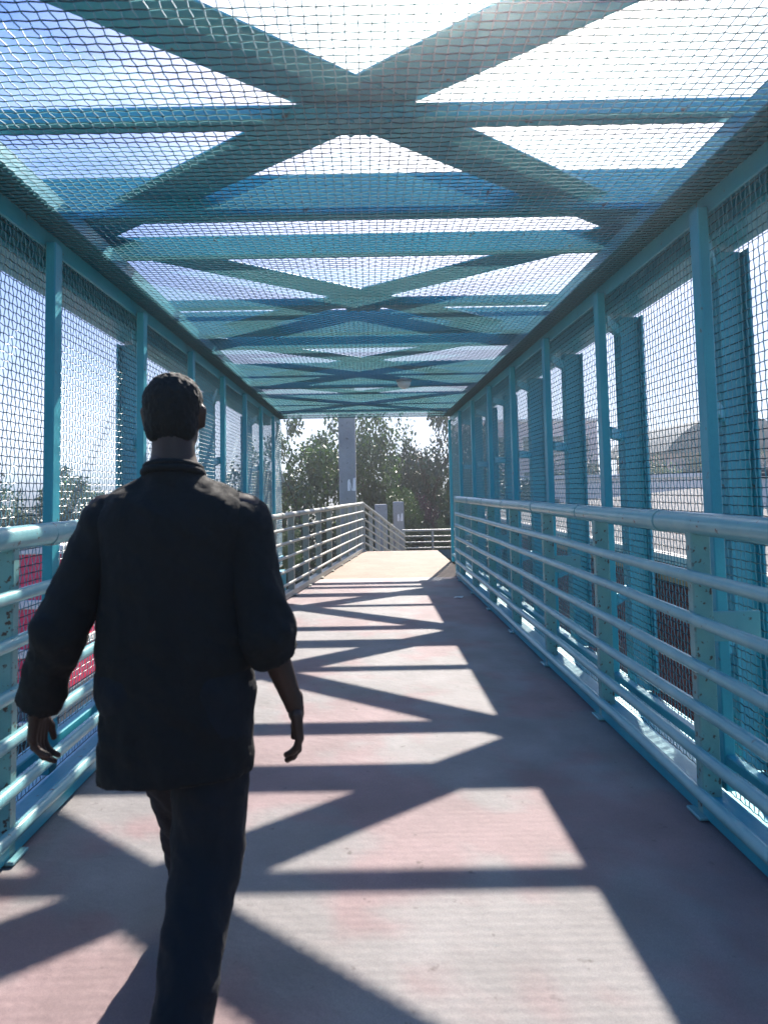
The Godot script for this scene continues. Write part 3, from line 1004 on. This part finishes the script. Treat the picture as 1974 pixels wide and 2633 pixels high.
func build_outside() -> void:
	# house with a gravel roof close to the right of the bridge
	var h := thing("roofside_house", "house with grey gravel roof, tan upper wall and dark red lower wall beside the mesh", "house", V(3.9, GROUND_Y, 14.0))
	block("lower_wall", Vector3(4.0, 2.82, 0), Vector3(8.0, 5.64, 19.0), M.redwall, h, 0.02)
	block("upper_wall", Vector3(4.0, 5.89, 0), Vector3(7.96, 0.48, 18.96), M.tan, h, 0.02)
	var rf := Mb.new()
	var e := [Vector3(-0.45, 6.14, 9.8), Vector3(-0.45, 6.14, -9.8), Vector3(8.4, 6.95, -9.8), Vector3(8.4, 6.95, 9.8)]
	rf.quad(e[0], e[1], e[2], e[3], Vector3.UP)
	rf.quad(e[0] - Vector3(0, 0.16, 0), e[1] - Vector3(0, 0.16, 0), e[2] - Vector3(0, 0.16, 0), e[3] - Vector3(0, 0.16, 0), Vector3.DOWN)
	for i in 4:
		var p: Vector3 = e[i]
		var q: Vector3 = e[(i + 1) % 4]
		rf.quad(p, q, q - Vector3(0, 0.16, 0), p - Vector3(0, 0.16, 0), Vector3.UP.cross(q - p))
	var roof := put("roof", rf.done(), M.gravel, h)
	bar("gutter", Vector3(-0.52, 6.10, 9.8), Vector3(-0.52, 6.10, -9.8), 0.12, 0.10, M.white, roof)
	for dz in [-7.0, -3.5, 0.0, 3.2, 5.4, 7.6]:
		bar("timber_post", Vector3(-0.06, 0.05, dz), Vector3(-0.06, 5.9, dz), 0.16, 0.12, M.timber, h, Vector3.RIGHT)
		bar("timber_brace", Vector3(-0.07, 5.1, dz + 0.1), Vector3(-0.07, 5.95, dz + 0.95), 0.09, 0.09, M.timber, h)
	for q in [[2.4, 2.5], [4.2, -1.2], [3.2, 5.5]]:
		var v := block("roof_vent", Vector3(q[0], 6.62 + q[0] * 0.06, q[1]), Vector3(0.34, 0.5, 0.34), M.white, h, 0.02)
		block("vent_cap", Vector3(0, 0.29, 0), Vector3(0.48, 0.06, 0.48), M.domeroof, v, 0.01)
	# long white building behind it
	var w := thing("white_building", "long low white building with a flat roof behind the gravel roof", "building", V(15.0, GROUND_Y, 46.0))
	box_building(w, 16.0, 7.3, 6.0, M.white)
	for i in 7:
		window(w, Vector3(-6.6 + i * 2.2, 5.6, 3.02), 1.1, 1.2, Vector3.BACK)
	# pale pink block further off
	var pk := thing("pink_building", "pale pink block with a flat roof seen through the far mesh posts", "building", V(12.9, GROUND_Y, 62.0))
	box_building(pk, 10.6, 12.0, 8.0, M.pinkwall)
	for r in 2:
		for i in 5:
			window(pk, Vector3(-4.0 + i * 2.0, 7.4 + r * 2.8, 4.02), 1.1, 1.3, Vector3.BACK)
	# hall with a curved roof
	var hall := thing("domed_hall", "hall with a dark curved roof above the treetops", "hall", V(26.5, GROUND_Y, 60.0))
	block("wall", Vector3(0, 4.6, 0), Vector3(8.4, 9.2, 12.0), M.pinkwall, hall, 0.03)
	for i in 4:
		window(hall, Vector3(-3.0 + i * 2.0, 7.4, 6.02), 1.2, 1.2, Vector3.BACK)
	var cr := Mb.new()
	var arc := []
	for i in 17:
		var an := lerpf(-1.0, 1.0, i / 16.0)
		arc.append(Vector3(sin(an) / sin(1.0) * 5.0, 9.25 + (cos(an) - cos(1.0)) / (1.0 - cos(1.0)) * 2.6, 0))
	for i in 16:
		var p: Vector3 = arc[i]
		var q: Vector3 = arc[i + 1]
		cr.quad(p + Vector3(0, 0, 7), q + Vector3(0, 0, 7), q - Vector3(0, 0, 7), p - Vector3(0, 0, 7), Vector3(p.x + q.x, 8, 0))
		cr.quad(p + Vector3(0, 0, 7), q + Vector3(0, 0, 7), Vector3(q.x, 9.22, 7), Vector3(p.x, 9.22, 7), Vector3.BACK)
		cr.quad(p - Vector3(0, 0, 7), q - Vector3(0, 0, 7), Vector3(q.x, 9.22, -7), Vector3(p.x, 9.22, -7), Vector3.FORWARD)
	put("roof", cr.done(), M.domeroof, hall)
	# crimson building below the left railing
	var c := thing("crimson_building", "crimson building with white bands standing below the railing beside the person", "building", V(-11.0, GROUND_Y, 19.5))
	block("plinth", Vector3(0, 1.2, 0), Vector3(8.04, 2.4, 5.04), M.plinth, c, 0.02)
	block("wall", Vector3(0, 4.0, 0), Vector3(8.0, 3.2, 5.0), M.crimson, c, 0.02)
	for y in [3.35, 4.45, 5.68]:
		block("band", Vector3(0, y, 0), Vector3(8.12, 0.2, 5.12), M.white, c, 0.02)
	for i in 4:
		window(c, Vector3(-3.0 + i * 2.0, 1.3, 2.54), 1.1, 1.0, Vector3.BACK)
	# trees and shrubs
	var far := "trees beyond the end of the footbridge"
	for q in [
		["leafy tree beyond the landing, on the drain pipe side of the tall pillar", -2.9, 29.0, 0, 0, 9.6, 2.7, 3.6, 0.3],
		["bushy tree rising right behind the tall concrete pillar", 0.1, 31.0, 0, 1, 10.4, 2.5, 4.2, 1.2],
		["dark tree reaching the ceiling edge behind the end railing", 3.3, 30.0, 1, 2, 10.8, 2.3, 4.4, 2.1],
		["dark tree standing between the two taller trees beyond the ramp", 1.7, 34.0, 1, 0, 8.9, 2.6, 3.4, 3.7],
		["dark rounded tree far to the crimson building side of the landing", -6.6, 33.0, 1, 1, 8.4, 3.2, 3.4, 0.9],
		["dark tree beyond the end railing, against the cage posts", 6.4, 36.0, 1, 2, 9.4, 3.0, 3.9, 5.1]]:
		plant("broadleaf_tree", q[0], "tree", V(q[1], GROUND_Y, q[2]), q[3], q[4], q[5], q[6], q[7], q[8], far)
	for q in [
		["leafy shrub in painted sunlit green behind the short concrete pillars, before the trees", 1.25, 27.0, 2, 1, 7.2, 0.9, 1.5, 0.4],
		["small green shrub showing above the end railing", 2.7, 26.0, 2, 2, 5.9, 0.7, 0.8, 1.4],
		["purple-leaved shrub among the dark trees", 2.05, 28.0, 3, 0, 6.5, 0.8, 1.7, 2.2],
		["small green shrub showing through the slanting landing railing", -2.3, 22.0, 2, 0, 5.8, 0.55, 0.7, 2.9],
		["dark hedge-like shrub behind the short concrete pillars", 0.6, 27.0, 1, 1, 5.9, 2.4, 2.0, 0.0],
		["dark spreading shrub behind the end railing", 4.2, 27.5, 1, 0, 6.0, 2.2, 2.1, 4.0],
		["dark spreading shrub behind the landing railing", -2.6, 26.0, 1, 2, 5.9, 2.3, 2.2, 4.4]]:
		plant("shrub", q[0], "shrub", V(q[1], GROUND_Y, q[2]), q[3], q[4], q[5], q[6], q[7], q[8], "shrubs around the ramp")
	for i in 7:
		plant("roadside_tree", "distant green tree in the row on the crimson building side", "tree", V(-16.0 - i * 5.2, GROUND_Y, 38.0 - i * 1.2), i % 2, i % 3, 8.2 + (i * 37 % 10) * 0.13, 3.2, 3.3, i * 1.3, "trees in a far row past the crimson building")
	for i in 6:
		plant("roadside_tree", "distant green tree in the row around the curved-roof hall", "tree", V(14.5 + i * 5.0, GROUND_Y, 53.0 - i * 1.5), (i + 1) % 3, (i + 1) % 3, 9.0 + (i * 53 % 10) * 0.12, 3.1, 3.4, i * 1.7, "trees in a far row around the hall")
